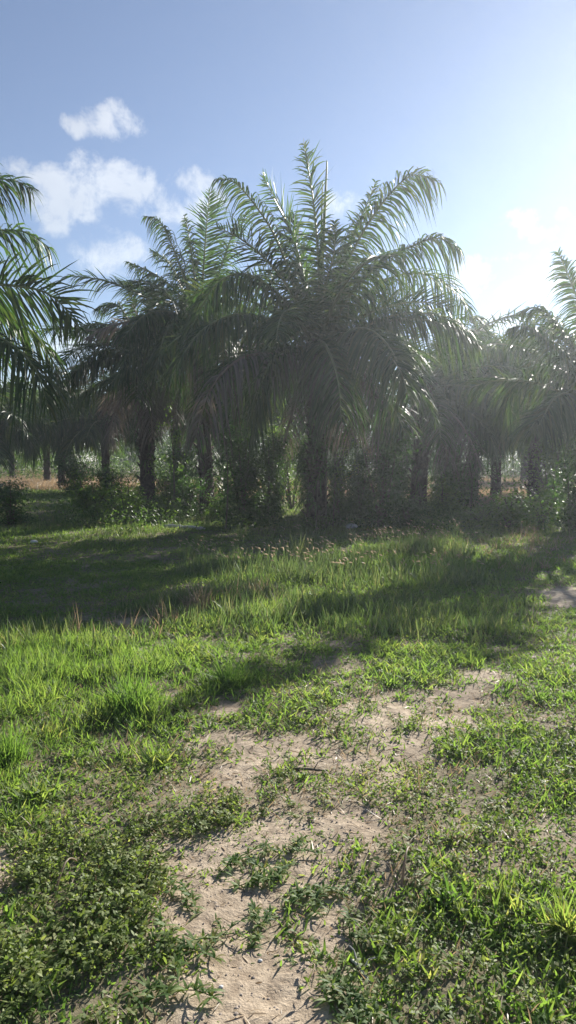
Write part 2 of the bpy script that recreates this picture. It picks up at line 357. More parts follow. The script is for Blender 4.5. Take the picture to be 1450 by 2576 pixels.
# ------------------------------------------------------------------ palms
def frond_geo(g, pts, h=None, leaf=.85, n=62, droop=.55, r0=.045, base=.12, ragged=0, lm=0, rm=1, fold=0., seed=None, wid=.042, vis=1., roll=None):
    q = np.random.default_rng(seed if seed is not None else int(rng.integers(1 << 30)))
    c, Lt = catmull(pts, 26)
    T = nrm(np.gradient(c, axis=0))
    if h is None:
        h = c[-1]-c[0]; h[2] = 0
        if np.linalg.norm(h) < .15*Lt: a = q.uniform(0, 6.28); h = np.array([math.cos(a), math.sin(a), 0])
    h = np.asarray(h, float); h = h/np.linalg.norm(h); S0 = np.cross(h, [0, 0, 1.])
    tube(g, c, r0*(1-np.linspace(0, 1, 26))**.8*.9+.006, 5, rm, q.random())
    for sd in (-1, 1):
        t = np.linspace(base, .995, n)+q.normal(0, .004, n); t = np.clip(t, 0, 1)
        if ragged: t = t[q.random(n) > ragged]
        if vis < 1: t = t[(t < .2) | (q.random(len(t)) < vis)]
        m = len(t); f = t*25; i0 = np.minimum(f.astype(int), 24); fr = (f-i0)[:, None]
        P = c[i0]*(1-fr)+c[i0+1]*fr; Tt = nrm(T[i0]*(1-fr)+T[i0+1]*fr)
        S = nrm(S0-(Tt@S0)[:, None]*Tt); N = np.cross(S, Tt)
        if roll is None: roll = q.normal(0, .35)
        S, N = S*math.cos(roll)+N*math.sin(roll), N*math.cos(roll)-S*math.sin(roll)
        u_ = np.clip((t-base)/(1-base), 0, 1)
        ang = R(70)-R(26)*u_**1.5+q.normal(0, .08, m)
        b = q.choice([-.4, 0, .4], m)+q.normal(0, .13, m)+fold
        D = nrm(np.cos(ang)[:, None]*Tt+np.sin(ang)[:, None]*(sd*S*np.cos(b)[:, None]+N*np.sin(b)[:, None]))
        W = nrm(Tt+N*q.normal(0, .55, m)[:, None]); W = nrm(W-(W*D).sum(1, keepdims=True)*D)
        L = leaf*1.25*(.55+.45*np.sin(np.pi*np.clip(u_*.9+.05, 0, 1))**.7)*np.clip((1.03-u_)*6, .45, 1)*q.uniform(.72, 1.12, m)
        dr = np.clip(droop*1.15*(1.1-.2*u_)+q.normal(0, .12, m), .02, 1.3)
        strips(g, P, D, W, L, wid*(1-.3*u_)*q.uniform(.8, 1.15, m), dr, 4, (.55, 1, .85, .55, .04), lm, q.random(m))
def arc(base, az, el, Lf, bend, twist=0, k=6):
    """a frond's midrib: leaves the crown at elevation el and bends down by 'bend' radians over its length"""
    p = [np.array(base, float)]; e = el; a = az
    for j in range(k):
        f = (j+.5)/k; ee = el-bend*f**1.4; a = az+twist*f
        p.append(p[-1]+np.array([math.cos(a)*math.cos(ee), math.sin(a)*math.cos(ee), math.sin(ee)])*Lf/k)
    return p
def trunk_geo(g, h, r, lean=(0, 0), boots=70, seed=1):
    q = np.random.default_rng(seed); n = 14; z = np.linspace(-.15, h+.25, n)
    c = np.stack([lean[0]*(z/h)**1.5 if False else lean[0]*np.clip(z/h, 0, 2), lean[1]*np.clip(z/h, 0, 2), z], 1)
    rad = r*(1+.25*np.exp(-z*2.5)); tube(g, c, rad*.82, 12, 0)
    for j in range(boots):
        f = j/boots; zz = h*(f*1.05); a = j*2.399+q.normal(0, .15)
        cx = lean[0]*zz/h; cy = lean[1]*zz/h; out = np.array([math.cos(a), math.sin(a), 0]); sd = np.array([-math.sin(a), math.cos(a), 0])
        Lb = q.uniform(.12, .3)*(1+.6*f**3); p0 = np.array([cx, cy, zz])+out*r*.55; tl = q.uniform(.25, .6)
        e = nrm(out*tl+np.array([0, 0, 1.])*.9); w = q.uniform(.07, .11); th = .05
        nrmv = np.cross(sd, e); V = []
        for s, ww, tt in ((0, w, th), (.55, w*.8, th*.9), (1, w*.42, th*.55)):
            cc = p0+e*Lb*s+out*.06*s*s
            V += [cc-sd*ww-nrmv*tt*.5, cc+sd*ww-nrmv*tt*.5, cc+sd*ww*.7+nrmv*tt*.5, cc-sd*ww*.7+nrmv*tt*.5]
        Q = []
        for s in (0, 4): Q += [[s+k, s+(k+1) % 4, s+4+(k+1) % 4, s+4+k] for k in range(4)]
        Q.append([8, 9, 10, 11]); g.add(V, Q, 0, q.random())
def palm(base, ctr, label, keyed=(), nfill=26, Lf=3.9, leaf=.8, seed=1, r=.24, dead=6, elr=(-.5, 1.35), n=112, group='oil palms along the edge of the clearing', skip=None, name='oil_palm', bendr=(.7, 1.4), wid=.043, creeper=True):
    """base, ctr: world points of the trunk's foot and the crown's heart. keyed: dicts of midribs traced as world points"""
    q = np.random.default_rng(seed); root = empty(name, base); base = np.asarray(base, float); c = np.asarray(ctr, float)-base
    tag(root, label, 'palm tree', group)
    g = Geo(); trunk_geo(g, c[2], r, (c[0], c[1]), int(c[2]*22), seed); g.obj('trunk', [M_trunk], root)
    for k in keyed:
        g = Geo(); pts = [np.asarray(p)-base for p in k['pts']]; kw = {a: b for a, b in k.items() if a not in ('pts', 'mat', 'label')}
        mat = k.get('mat', 'green'); kw.setdefault('leaf', leaf); kw.setdefault('n', n); kw.setdefault('wid', wid*1.15)
        frond_geo(g, pts, seed=int(q.integers(1 << 30)), **kw)
        o = g.obj('frond', {'green': [M_palm, M_rach], 'young': [M_palmy, M_rach], 'dead': [M_dead, M_rachd]}[mat], root)
        if 'label' in k: o['label'] = k['label']
    for j in range(nfill):
        f = (j+.5)/nfill; el = elr[1]+(elr[0]-elr[1])*f**.9+q.normal(0, .08); az = j*2.399+seed+q.normal(0, .12)
        if skip is not None and skip(az % (2*math.pi), el): continue
        rr = .12+.12*f
        p0 = c+np.array([math.cos(az)*rr, math.sin(az)*rr, .25-.5*f])
        Lj = Lf*(.72+.3*math.sin(math.pi*min(1, f*.8+.25)))*q.uniform(.9, 1.08)
        g = Geo(); frond_geo(g, arc(p0, az, el, Lj, min(q.uniform(*bendr)*(1.15-.35*abs(el)), el+q.uniform(.85, 1.35)), q.normal(0, .2)), h=(math.cos(az), math.sin(az), 0), leaf=leaf*.82, n=n, droop=.15+.35*f, ragged=q.choice([.03, .08, .25]), seed=int(q.integers(1 << 30)), wid=wid)
        if f > .35 and q.random() < .16: g.obj('frond', [M_dead, M_rachd], root)['label'] = 'browned half dead frond'
        else: g.obj('frond', [M_palm, M_rach], root)
    if creeper:
        g = Geo(); n_ = 64; a = np.arange(64)*2.4+q.normal(0, .3, n_); zz = np.linspace(.12, 1, n_)*c[2]
        cen = np.stack([c[0]*zz/c[2]+np.cos(a)*r*1.2, c[1]*zz/c[2]+np.sin(a)*r*1.2, zz], 1)
        P = np.repeat(cen, 7, 0); D = np.repeat(np.stack([np.cos(a), np.sin(a), np.full(n_, .35)], 1), 7, 0)+q.normal(0, .5, (n_*7, 3)); D = nrm(D)
        strips(g, P, D, nrm(np.cross(D, [0, 0, 1.])), q.uniform(.22, .45, len(P)), .035, .7, 4, (.5, 1, .9, .6, .1), 0); g.obj('fern', [M_shrub], root)
    for j in range(dead):
        az = q.uniform(0, 6.28); el = -.25-.4*q.random(); p0 = c+np.array([math.cos(az)*.2, math.sin(az)*.2, -.35])
        g = Geo(); frond_geo(g, arc(p0, az, el, Lf*q.uniform(.6, .85), .9), h=(math.cos(az), math.sin(az), 0), leaf=leaf*.8, n=int(n*.8), droop=.9, seed=int(q.integers(1 << 30)), ragged=.25, wid=wid*.6)
        o = g.obj('frond', [M_dead, M_rachd], root); o['label'] = 'dried grey brown hanging frond'
    return root
def tr(Y, *pts):                       # a midrib traced by (u, v, depth offset)
    return [at(p[0], p[1], Y+(p[2] if len(p) > 2 else 0)) for p in pts]
def foot(u, Y, du=0): x = at(u, 1150, Y)[0]; return (x, Y, float(hgt(x, Y))-.02)

# main palm in the centre
YA = 16.
A = dict
keyA = [
 A(pts=tr(YA, (800, 880), (803, 700, -.1), (790, 520, -.2), (765, 362, -.3)), h=(.8, .6, 0), leaf=.62, droop=.25, n=131),
 A(pts=tr(YA, (790, 880), (765, 700, .4), (735, 590, .7), (700, 510, .9), (662, 446, 1.0)), leaf=.7, roll=-.9, mat='young', droop=.1),
 A(pts=tr(YA, (785, 880), (740, 720, -.6), (690, 590, -1), (630, 500, -1.2), (585, 455, -1.3), (540, 452, -1.4)), leaf=.6, droop=.75, n=113),
 A(pts=tr(YA, (810, 880), (835, 730, .3), (885, 600, .5), (925, 510, .6), (945, 458, .6)), leaf=.55, droop=.3),
 A(pts=tr(YA, (815, 880), (850, 720, -.3), (910, 590, -.5), (980, 490, -.7), (1040, 440, -.8), (1102, 458, -.9)), leaf=.85, roll=.5, droop=.75, n=150),
 A(pts=tr(YA, (815, 885), (870, 760, -.5), (960, 660, -.9), (1060, 610, -1.2), (1110, 600, -1.3), (1158, 630, -1.4)), leaf=.72, roll=.4, droop=.85, n=131),
 A(pts=tr(YA, (815, 885), (880, 780, .4), (980, 700, .8), (1080, 690, 1.1), (1140, 730, 1.2), (1182, 790, 1.3)), leaf=.85, droop=.7, n=119),
 A(pts=tr(YA, (818, 890), (900, 830, -.6), (1010, 790, -1), (1120, 800, -1.3), (1200, 870, -1.5)), leaf=.85, droop=.75, n=119),
 A(pts=tr(YA, (815, 890), (860, 840, -1), (930, 830, -2), (990, 890, -2.7), (1030, 1000, -3)), leaf=.85, droop=.7, n=113),
 A(pts=tr(YA, (790, 880), (720, 760, -.5), (620, 690, -.9), (540, 720, -1.2), (480, 830, -1.4)), leaf=.8, droop=.8, n=113),
 A(pts=tr(YA, (790, 890), (700, 820, -.8), (600, 790, -1.4), (500, 840, -1.8), (430, 950, -2)), leaf=.85, droop=.8, n=113),
 A(pts=tr(YA, (790, 895), (710, 890, -1.2), (610, 900, -2), (530, 980, -2.5), (490, 1110, -2.7)), leaf=.7, droop=.95, mat='dead', ragged=.2, label='grey dried frond hanging at the left of the crown'),
 A(pts=tr(YA, (795, 895), (750, 880, -1), (690, 900, -1.9), (650, 990, -2.4), (640, 1110, -2.6)), leaf=.75, droop=.8, n=105),
 A(pts=tr(YA, (800, 895), (800, 860, -1), (820, 870, -1.9), (850, 950, -2.5), (860, 1060, -2.7)), leaf=.8, droop=.8, n=105),
 A(pts=tr(YA, (812, 895), (860, 880, -.7), (910, 930, -1.3), (950, 1030, -1.5), (965, 1090, -1.5)), leaf=.6, droop=.9, mat='dead', ragged=.3, label='grey dried frond hanging at the right of the trunk'),
 A(pts=tr(YA, (795, 880), (780, 760, .3), (745, 640, .6), (740, 540, .8)), leaf=.75, droop=.3, h=(-.6, .8, 0)),
 A(pts=tr(YA, (805, 880), (815, 740, -.4), (840, 640, -.9), (842, 560, -1.2)), leaf=.7, droop=.4, h=(.5, -.8, 0)),
]
palmA = palm(foot(797, YA), at(800, 890, YA), 'tallest oil palm in the middle, with a spear leaf above its crown', keyA, nfill=20, seed=4, dead=4, Lf=3.6, elr=(-.35, 1.0), r=.25)
bA = np.array(palmA.location)
g = Geo()
tube(g, np.array(tr(YA, (806, 800), (812, 640), (818, 520), (823, 404)))-bA, [.045, .04, .034, .014], 5)
sp = g.obj('spear_leaf', [M_palmy], palmA, True)
g = Geo(); tube(g, np.array(tr(YA, (803, 800, .1), (808, 640, .1), (812, 455, .1)))-bA, [.035, .03, .012], 5)
g.obj('spear_leaf', [M_palmy], palmA, True)

YB = 20.
keyB = [
 A(pts=tr(YB, (500, 830), (470, 720, -.3), (430, 610, -.5), (400, 555, -.6), (363, 545, -.7)), leaf=.5, droop=.9, n=105),
 A(pts=tr(YB, (500, 830), (450, 740, .3), (390, 690, .4), (320, 658, .5)), leaf=.55, droop=.7, n=97),
 A(pts=tr(YB, (500, 830), (460, 730, .6), (425, 660, .9), (380, 628, 1)), leaf=.6, droop=.5, n=97),
 A(pts=tr(YB, (500, 830), (490, 700, 0), (478, 610, .1), (465, 540, .1)), leaf=.55, droop=.6, h=(-.7, -.7, 0)),
 A(pts=tr(YB, (502, 830), (512, 680, 0), (520, 570, 0), (528, 482, 0)), leaf=.7, droop=.1, mat='young', h=(.1, -1, 0), fold=.5, n=131, label='upright young pale green frond'),
 A(pts=tr(YB, (505, 830), (550, 690, 0), (590, 580, -.2), (625, 530, -.3)), leaf=.7, roll=-.8, droop=.5, mat='young'),
 A(pts=tr(YB, (500, 840), (440, 790, -1), (370, 790, -1.8), (310, 850, -2.3)), leaf=.8, droop=.8),
 A(pts=tr(YB, (500, 840), (470, 790, -1.2), (420, 830, -2.2), (390, 950, -3)), leaf=.8, droop=.8),
 A(pts=tr(YB, (505, 840), (540, 800, -1.2), (560, 860, -2.2), (560, 980, -3)), leaf=.8, droop=.8),
]
palmB = palm(foot(522, YB), at(502, 850, YB), 'oil palm left of the tallest one, topped by an upright pale green frond', keyB, nfill=17, seed=9, dead=3, Lf=3.4, elr=(-.2, .85))
YC = 22.
keyC = [
 A(pts=tr(YC, (365, 900), (300, 830, -.5), (240, 815, -.8), (178, 838, -1)), leaf=.6, droop=.6),
 A(pts=tr(YC, (365, 900), (320, 800, .3), (290, 765, .4), (240, 778, .5)), leaf=.6, droop=.6),
 A(pts=tr(YC, (365, 900), (345, 800, 0), (325, 725, .1)), leaf=.6, droop=.3, h=(-.5, -.9, 0)),
 A(pts=tr(YC, (365, 900), (385, 800, 0), (380, 735, 0)), leaf=.7, droop=.3, h=(.5, -.9, 0)),
 A(pts=tr(YC, (365, 910), (290, 880, -.5), (220, 900, -.8), (165, 900+70, -1)), leaf=.75, droop=.7),
]
palmC = palm(foot(371, YC), at(365, 910, YC), 'dark oil palm with a thick dark trunk behind the bright bushes', keyC, nfill=17, seed=15, dead=5, Lf=3.4, elr=(-.2, .85), r=.27)
YL = 11.5
keyL = [
 A(pts=tr(YL, (-330, 960), (-200, 640, 0), (-80, 480, 0), (20, 450, 0), (82, 478, 0)), leaf=.8, droop=.6, n=131),
 A(pts=tr(YL, (-330, 960), (-200, 720, .5), (-60, 600, .8), (50, 580, .9), (128, 625, 1)), leaf=.85, droop=.7, n=131, mat='young'),
 A(pts=tr(YL, (-330, 970), (-200, 790, -.3), (-60, 722, -.5), (60, 722, -.6), (140, 750, -.6), (198, 825, -.6)), leaf=.75, roll=1.0, droop=.3, n=143),
 A(pts=tr(YL, (-330, 980), (-200, 830, .4), (-60, 770, .7), (60, 820, .8), (130, 900, .9), (160, 990, .9)), leaf=.85, droop=.7, n=131),
 A(pts=tr(YL, (-330, 990), (-200, 870, -.6), (-80, 830, -1), (20, 860, -1.2), (90, 930, -1.3), (120, 1020, -1.3)), leaf=.8, droop=.7, n=123),
 A(pts=tr(YL, (-330, 990), (-230, 560, 0), (-120, 440, 0), (-20, 405, 0)), leaf=.8, droop=.6, n=123),
]
palm(foot(-340, YL), at(-330, 980, YL), 'near oil palm at the left edge, long fronds reaching into the clearing', keyL, nfill=15, seed=22, dead=0, skip=lambda a, e: a < 1.3 or a > 5.0, Lf=4.0, elr=(.05, 1.1), n=90)
YR = 15.
keyR = [
 A(pts=tr(YR, (1515, 1010), (1480, 840, 0), (1445, 730, 0), (1405, 636, 0)), leaf=.55, droop=.5, n=113, h=(-.6, -.8, 0)),
 A(pts=tr(YR, (1515, 1010), (1450, 880, .3), (1390, 800, .4), (1350, 775, .5), (1306, 785, .5)), leaf=.65, droop=.6, n=105),
 A(pts=tr(YR, (1515, 1010), (1440, 920, -.3), (1370, 850, -.5), (1320, 820, -.6), (1277, 828, -.6)), leaf=.6, droop=.8, n=105),
 A(pts=tr(YR, (1515, 1020), (1440, 950, .5), (1370, 920, .8), (1300, 960, 1), (1260, 1040, 1.2)), leaf=.75, droop=.7, n=105),
 A(pts=tr(YR, (1515, 1030), (1460, 990, -.5), (1400, 1000, -1), (1350, 1080, -1.3)), leaf=.75, droop=.7, n=105),
]
palm(foot(1475, YR), at(1510, 1030, YR), 'oil palm at the right edge, its crown cut by the frame', keyR, nfill=9, seed=31, dead=1, Lf=2.8, elr=(.25, 1.2), r=.26)
YD = 22.
keyD = [
 A(pts=tr(YD, (1070, 960), (1120, 870, 0), (1190, 830, 0), (1250, 850, 0), (1292, 900, 0)), leaf=.8, droop=.7),
 A(pts=tr(YD, (1070, 960), (1110, 850, .5), (1160, 800, .5), (1215, 800, .5)), leaf=.8, droop=.5),
]
palm(foot(1052, YD), at(1070, 975, YD), 'oil palm right of the tallest one, thick bare trunk showing under it', keyD, nfill=24, seed=41, dead=4, Lf=4.0, elr=(-.45, 1.1), r=.3)

# plantation behind: smaller in the picture, crown as one part
def far_palm_meshes(seed, Lf, Hc):
    q = np.random.default_rng(seed); g = Geo(); trunk_geo(g, Hc, .24, (q.normal(0, .15), 0), 50, seed); tm = g.mesh('trunk', [M_trunk])
    g = Geo()
    for j in range(34):
        f = (j+.5)/34; az = j*2.399; el = 1.3-1.5*f; p0 = (math.cos(az)*.2, math.sin(az)*.2, Hc+.2-.5*f)
        frond_geo(g, arc(p0, az, el, Lf*q.uniform(.85, 1.05), q.uniform(.6, 1.1)), h=(math.cos(az), math.sin(az), 0), leaf=.85, n=50, droop=.3+.5*f, seed=int(q.integers(1 << 30)), wid=.075)
    return tm, g.mesh('crown', [M_palm, M_rach])
FP = [far_palm_meshes(s, l, h) for s, l, h in ((51, 3.0, 3.7), (52, 3.3, 4.3), (53, 2.9, 3.4))]
far = [  # u, Y, proto, rot, scale, label
 (268, 34, 0, .3, .95, 'far oil palm with a leaning trunk between the two left bushes and the dark trunk'),
 (155, 36, 2, 1.3, .9, 'far oil palm, the right one of two slim trunks in the dry grass'),
 (118, 42, 0, 2.0, .95, 'far oil palm, the left one of two slim trunks in the dry grass'),
 (-40, 29, 2, 4.0, .9, 'dark oil palm behind the near palm at the left edge'),
 (1250, 27, 1, .8, .95, 'hazy oil palm seen right of the bare thick trunk'),
 (1400, 30, 0, 2.8, .95, 'hazy oil palm behind the right edge palm'),
 (600, 31, 0, 1.1, .95, 'added oil palm behind the tall dark shrub, mostly hidden, shading the ground at left'),  # added so that its crown shades the ground at left
 (705, 27.5, 1, 2.1, .9, 'slim oil palm added behind the sunlit gap left of the tallest trunk, for its shade'),  # second added palm, casts shade toward the left palm bases
 (450, 36, 1, .1, 1, 'far oil palm seen over the bushes left of centre'),
 (1190, 25.5, 0, 3.6, 1, 'hazy oil palm between the bare thick trunk and the far trunk on its right'),
 (1345, 24, 2, 4.6, 1, 'hazy oil palm behind the bright clearing bushes, left of the right edge palm'),
 (1320, 43, 2, 5.5, 1, 'far hazy oil palm before the woodland on the right'),
 (30, 52, 1, 1.9, 1, 'far oil palm in the bright gap at the left edge')]
for (u_, Y_, p_, rz, sc, lb) in far:
    o = empty('oil_palm', foot(u_, Y_), rz); o.scale = (sc,)*3
    tag(o, lb, 'palm tree', 'oil palms of the plantation behind')
    link('trunk', FP[p_][0], o); link('crown', FP[p_][1], o)

# ------------------------------------------------------------------ shrubs, saplings, woodland
def foliage(g, q, centres, rad, nl, size, flat=1., m=0):
    """leaf clumps: nl leaves round every centre"""
    centres = np.asarray(centres); n = len(centres); P = np.repeat(centres, nl, 0)+q.normal(0, 1, (n*nl, 3))*np.repeat(np.broadcast_to(rad, (n,)), nl)[:, None]*np.array([1, 1, flat])
    P[:, 2] = np.maximum(P[:, 2], .03)
    az = q.uniform(0, 6.28, len(P)); el = q.normal(-.1, .5, len(P)); D = np.stack([np.cos(el)*np.cos(az), np.cos(el)*np.sin(az), np.sin(el)], 1)
    W = nrm(np.cross(D, np.array([0, 0, 1.])+q.normal(0, .5, D.shape)))
    r = np.clip(np.repeat(q.random(n), nl)*.6+q.random(len(P))*.4, 0, 1)
    strips(g, P, D, W, size*q.uniform(.6, 1.35, len(P)), size*.48*q.uniform(.8, 1.2, len(P)), .25, 3, (.15, 1, .8, .06), m, r)
def shrub_meshes(seed, h, w, ncl=60, nl=45, size=.07, mat=None, stems=5, low=.1, top=.9, rad=.13):
    q = np.random.default_rng(seed); gs = Geo(); gl = Geo(); cen = []
    for s in range(stems):
        a = q.uniform(0, 6.28); sp = q.uniform(.1, .5)*w; tipz = h*q.uniform(.7, 1)
        pts = [[0, 0, -.05], [math.cos(a)*sp*.35, math.sin(a)*sp*.35, tipz*.4], [math.cos(a)*sp, math.sin(a)*sp, tipz]]
        c, _ = catmull(np.array(pts)+q.normal(0, .03, (3, 3)), 12); tube(gs, c, np.linspace(.022, .005, 12)*(1+h*.15), 5)
        for k in range(ncl//stems):
            t = q.uniform(low, 1); p = c[int(t*11)]; a2 = q.uniform(0, 6.28); d = q.uniform(.05, .5)*w*(1-.55*t)
            e = p+np.array([math.cos(a2)*d, math.sin(a2)*d, q.uniform(-.05, .25)*w*.6]); cen.append(e)
            tube(gs, [p, (p+e)/2+[0, 0, .02], e], [.006, .005, .003], 3)
    foliage(gl, q, cen, q.uniform(rad*.5, rad*1.3, len(cen)), nl, size)
    return gs.mesh('stem', [M_stem]), gl.mesh('foliage', [mat or M_shrub])
SH = {
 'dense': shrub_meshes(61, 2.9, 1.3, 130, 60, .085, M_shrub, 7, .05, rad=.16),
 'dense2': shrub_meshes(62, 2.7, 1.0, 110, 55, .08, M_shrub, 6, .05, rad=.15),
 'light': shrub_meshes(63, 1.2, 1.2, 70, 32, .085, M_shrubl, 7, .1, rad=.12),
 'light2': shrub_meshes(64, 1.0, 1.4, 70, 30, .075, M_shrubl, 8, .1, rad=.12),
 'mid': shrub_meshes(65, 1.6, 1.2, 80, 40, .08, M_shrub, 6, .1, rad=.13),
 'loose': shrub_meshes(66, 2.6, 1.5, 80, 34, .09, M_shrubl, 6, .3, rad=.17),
}
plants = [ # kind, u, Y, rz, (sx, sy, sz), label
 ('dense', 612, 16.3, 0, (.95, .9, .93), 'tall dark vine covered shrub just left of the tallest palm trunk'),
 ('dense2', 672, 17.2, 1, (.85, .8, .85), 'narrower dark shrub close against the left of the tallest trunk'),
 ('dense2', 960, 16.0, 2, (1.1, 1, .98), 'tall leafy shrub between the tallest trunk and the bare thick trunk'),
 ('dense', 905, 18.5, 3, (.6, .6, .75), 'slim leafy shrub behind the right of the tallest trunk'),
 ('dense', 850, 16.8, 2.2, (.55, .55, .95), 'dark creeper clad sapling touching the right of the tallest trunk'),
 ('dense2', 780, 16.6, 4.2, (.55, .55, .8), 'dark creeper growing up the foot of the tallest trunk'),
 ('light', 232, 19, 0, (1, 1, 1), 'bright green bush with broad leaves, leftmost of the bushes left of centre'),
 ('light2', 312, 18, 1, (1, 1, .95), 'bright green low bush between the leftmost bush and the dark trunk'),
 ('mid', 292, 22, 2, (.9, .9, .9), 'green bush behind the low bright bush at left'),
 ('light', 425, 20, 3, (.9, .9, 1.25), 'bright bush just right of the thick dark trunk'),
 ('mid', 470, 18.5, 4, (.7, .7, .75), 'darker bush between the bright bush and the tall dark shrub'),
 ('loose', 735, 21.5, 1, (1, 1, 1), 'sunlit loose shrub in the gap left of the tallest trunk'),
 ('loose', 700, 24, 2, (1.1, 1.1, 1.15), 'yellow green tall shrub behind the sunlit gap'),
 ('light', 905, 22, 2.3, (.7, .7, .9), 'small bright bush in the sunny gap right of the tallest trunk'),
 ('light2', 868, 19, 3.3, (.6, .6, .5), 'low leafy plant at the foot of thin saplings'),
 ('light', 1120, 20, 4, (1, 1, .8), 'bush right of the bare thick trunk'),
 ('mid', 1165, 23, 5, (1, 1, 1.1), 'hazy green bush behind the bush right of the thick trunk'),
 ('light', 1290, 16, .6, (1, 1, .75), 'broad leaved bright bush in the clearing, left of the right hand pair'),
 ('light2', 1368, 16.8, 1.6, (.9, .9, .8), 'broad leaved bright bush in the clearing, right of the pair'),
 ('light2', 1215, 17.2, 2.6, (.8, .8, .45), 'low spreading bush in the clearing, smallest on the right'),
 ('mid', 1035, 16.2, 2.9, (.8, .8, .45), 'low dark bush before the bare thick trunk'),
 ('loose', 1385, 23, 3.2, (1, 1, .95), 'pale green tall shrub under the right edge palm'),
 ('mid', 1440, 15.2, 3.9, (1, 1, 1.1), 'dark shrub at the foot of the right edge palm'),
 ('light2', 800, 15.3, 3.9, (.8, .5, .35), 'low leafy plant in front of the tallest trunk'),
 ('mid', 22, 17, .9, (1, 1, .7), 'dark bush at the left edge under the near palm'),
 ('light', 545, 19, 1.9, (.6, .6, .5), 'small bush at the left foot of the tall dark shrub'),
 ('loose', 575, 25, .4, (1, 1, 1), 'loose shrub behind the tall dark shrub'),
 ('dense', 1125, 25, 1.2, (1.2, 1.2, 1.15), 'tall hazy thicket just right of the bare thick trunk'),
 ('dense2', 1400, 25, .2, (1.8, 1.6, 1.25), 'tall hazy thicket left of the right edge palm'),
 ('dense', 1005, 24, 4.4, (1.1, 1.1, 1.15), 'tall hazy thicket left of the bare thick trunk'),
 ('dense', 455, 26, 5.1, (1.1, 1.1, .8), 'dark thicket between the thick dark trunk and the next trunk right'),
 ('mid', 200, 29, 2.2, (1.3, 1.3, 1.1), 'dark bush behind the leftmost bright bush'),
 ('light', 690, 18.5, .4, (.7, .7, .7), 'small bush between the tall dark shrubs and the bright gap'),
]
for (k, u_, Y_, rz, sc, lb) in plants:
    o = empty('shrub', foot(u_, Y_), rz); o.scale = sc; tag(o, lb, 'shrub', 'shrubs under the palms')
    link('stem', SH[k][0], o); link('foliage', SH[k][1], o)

# thin saplings
def sapling(pts, Y, label, leaves=14, mat=None, r=.02, group='thin saplings by the tallest trunk'):
    P = np.array(tr(Y, *pts)); P[0, 2] = hgt(P[0, 0], P[0, 1])-.05; b = P[0].copy(); o = empty('sapling', b); tag(o, label, 'sapling', group)
    c, _ = catmull(P-b, 14); g = Geo(); tube(g, c, np.linspace(r, r*.35, 14), 6); q = np.random.default_rng(int(pts[0][0])); cen = []
    for k in range(leaves):
        p = c[int(q.uniform(6, 13.9))]; e = p+q.normal(0, .22, 3); tube(g, [p, (p+e)/2, e], .004, 3); cen.append(e)
    g.obj('stem', [M_stem], o); g = Geo(); foliage(g, q, cen, .09, 26, .075); g.obj('foliage', [mat or M_shrub], o)
sapling([(820, 1292), (822, 1200), (818, 1110), (812, 1040)], 15.6, 'thin straight pale stem just right of the tallest trunk')
sapling([(838, 1285), (845, 1200), (862, 1140), (880, 1090)], 16, 'thin sapling leaning right from beside the tallest trunk', mat=M_shrubl)
sapling([(795, 1335), (800, 1230), (812, 1160), (838, 1100)], 15, 'thin reddish sapling in front of the tallest trunk')
sapling([(568, 1310), (574, 1220), (570, 1120), (566, 1050)], 15.6, 'thin sapling rising through the tall dark shrub')
sapling([(440, 1240), (437, 1160), (432, 1090), (428, 1040)], 19, 'pale dead looking stem right of the thick dark trunk', mat=M_shrubl, leaves=8, r=.03)
sapling([(1185, 1270), (1188, 1210), (1180, 1150), (1190, 1110)], 19, 'thin hazy sapling in the right of the clearing', leaves=10)

# yellowing compound leaves
for (u_, v_, Y_, lb) in ((935, 1122, 18, 'upper yellow fan of leaflets right of the tallest trunk'), (880, 1187, 19, 'lower yellow fan of leaflets in the sunny gap')):
    p = at(u_, v_, Y_); b = np.array(foot(u_, Y_)); o = empty('yellow_plant', b); tag(o, lb, 'plant')
    g = Geo(); c, _ = catmull([[0.05, 0, 0], [-.05, .05, (p-b)[2]*.6], p-b], 10); tube(g, c, np.linspace(.012, .005, 10), 4); g.obj('stem', [M_stem], o)
    g = Geo(); a = np.linspace(-2.6, .4, 11); D = np.stack([np.cos(a), rng.normal(0, .2, 11), np.sin(a)], 1); W = nrm(np.cross(D, np.array([0, 1., .2])))
    strips(g, np.repeat((p-b)[None], 11, 0), nrm(D), W, .24, .045, .3, 3, (.3, 1, .8, .05)); g.obj('leaf', [M_yellow], o)

# woodland far behind: individual trees
def tree_meshes(seed, h, w):
    q = np.random.default_rng(seed); gs = Geo(); gl = Geo(); cen = []
    c, _ = catmull([[0, 0, -.1], [.1, 0, h*.3], [-.05, .1, h*.75]], 10); tube(gs, c, np.linspace(.16, .06, 10), 8)
    for k in range(70):
        t = q.uniform(.25, 1); p = c[int(t*9)]; a = q.uniform(0, 6.28); d = w*.5*math.sqrt(q.random())*(1.15-abs(t-.55)*.9)
        e = p+np.array([math.cos(a)*d, math.sin(a)*d, q.uniform(0, .3)*h]); cen.append(e)
        if k < 24: tube(gs, [p, (p+e)/2+[0, 0, .1], e], [.05, .03, .015], 4)
    foliage(gl, q, cen, q.uniform(.25, .6, len(cen)), 70, .24); return gs.mesh('trunk', [M_stem]), gl.mesh('crown', [M_far])
TR = [tree_meshes(s, h, w) for s, h, w in ((71, 6, 6), (72, 7, 5), (73, 4.5, 6.5))]
kinds = ['round bushy tree', 'taller bushy tree', 'low wide tree']
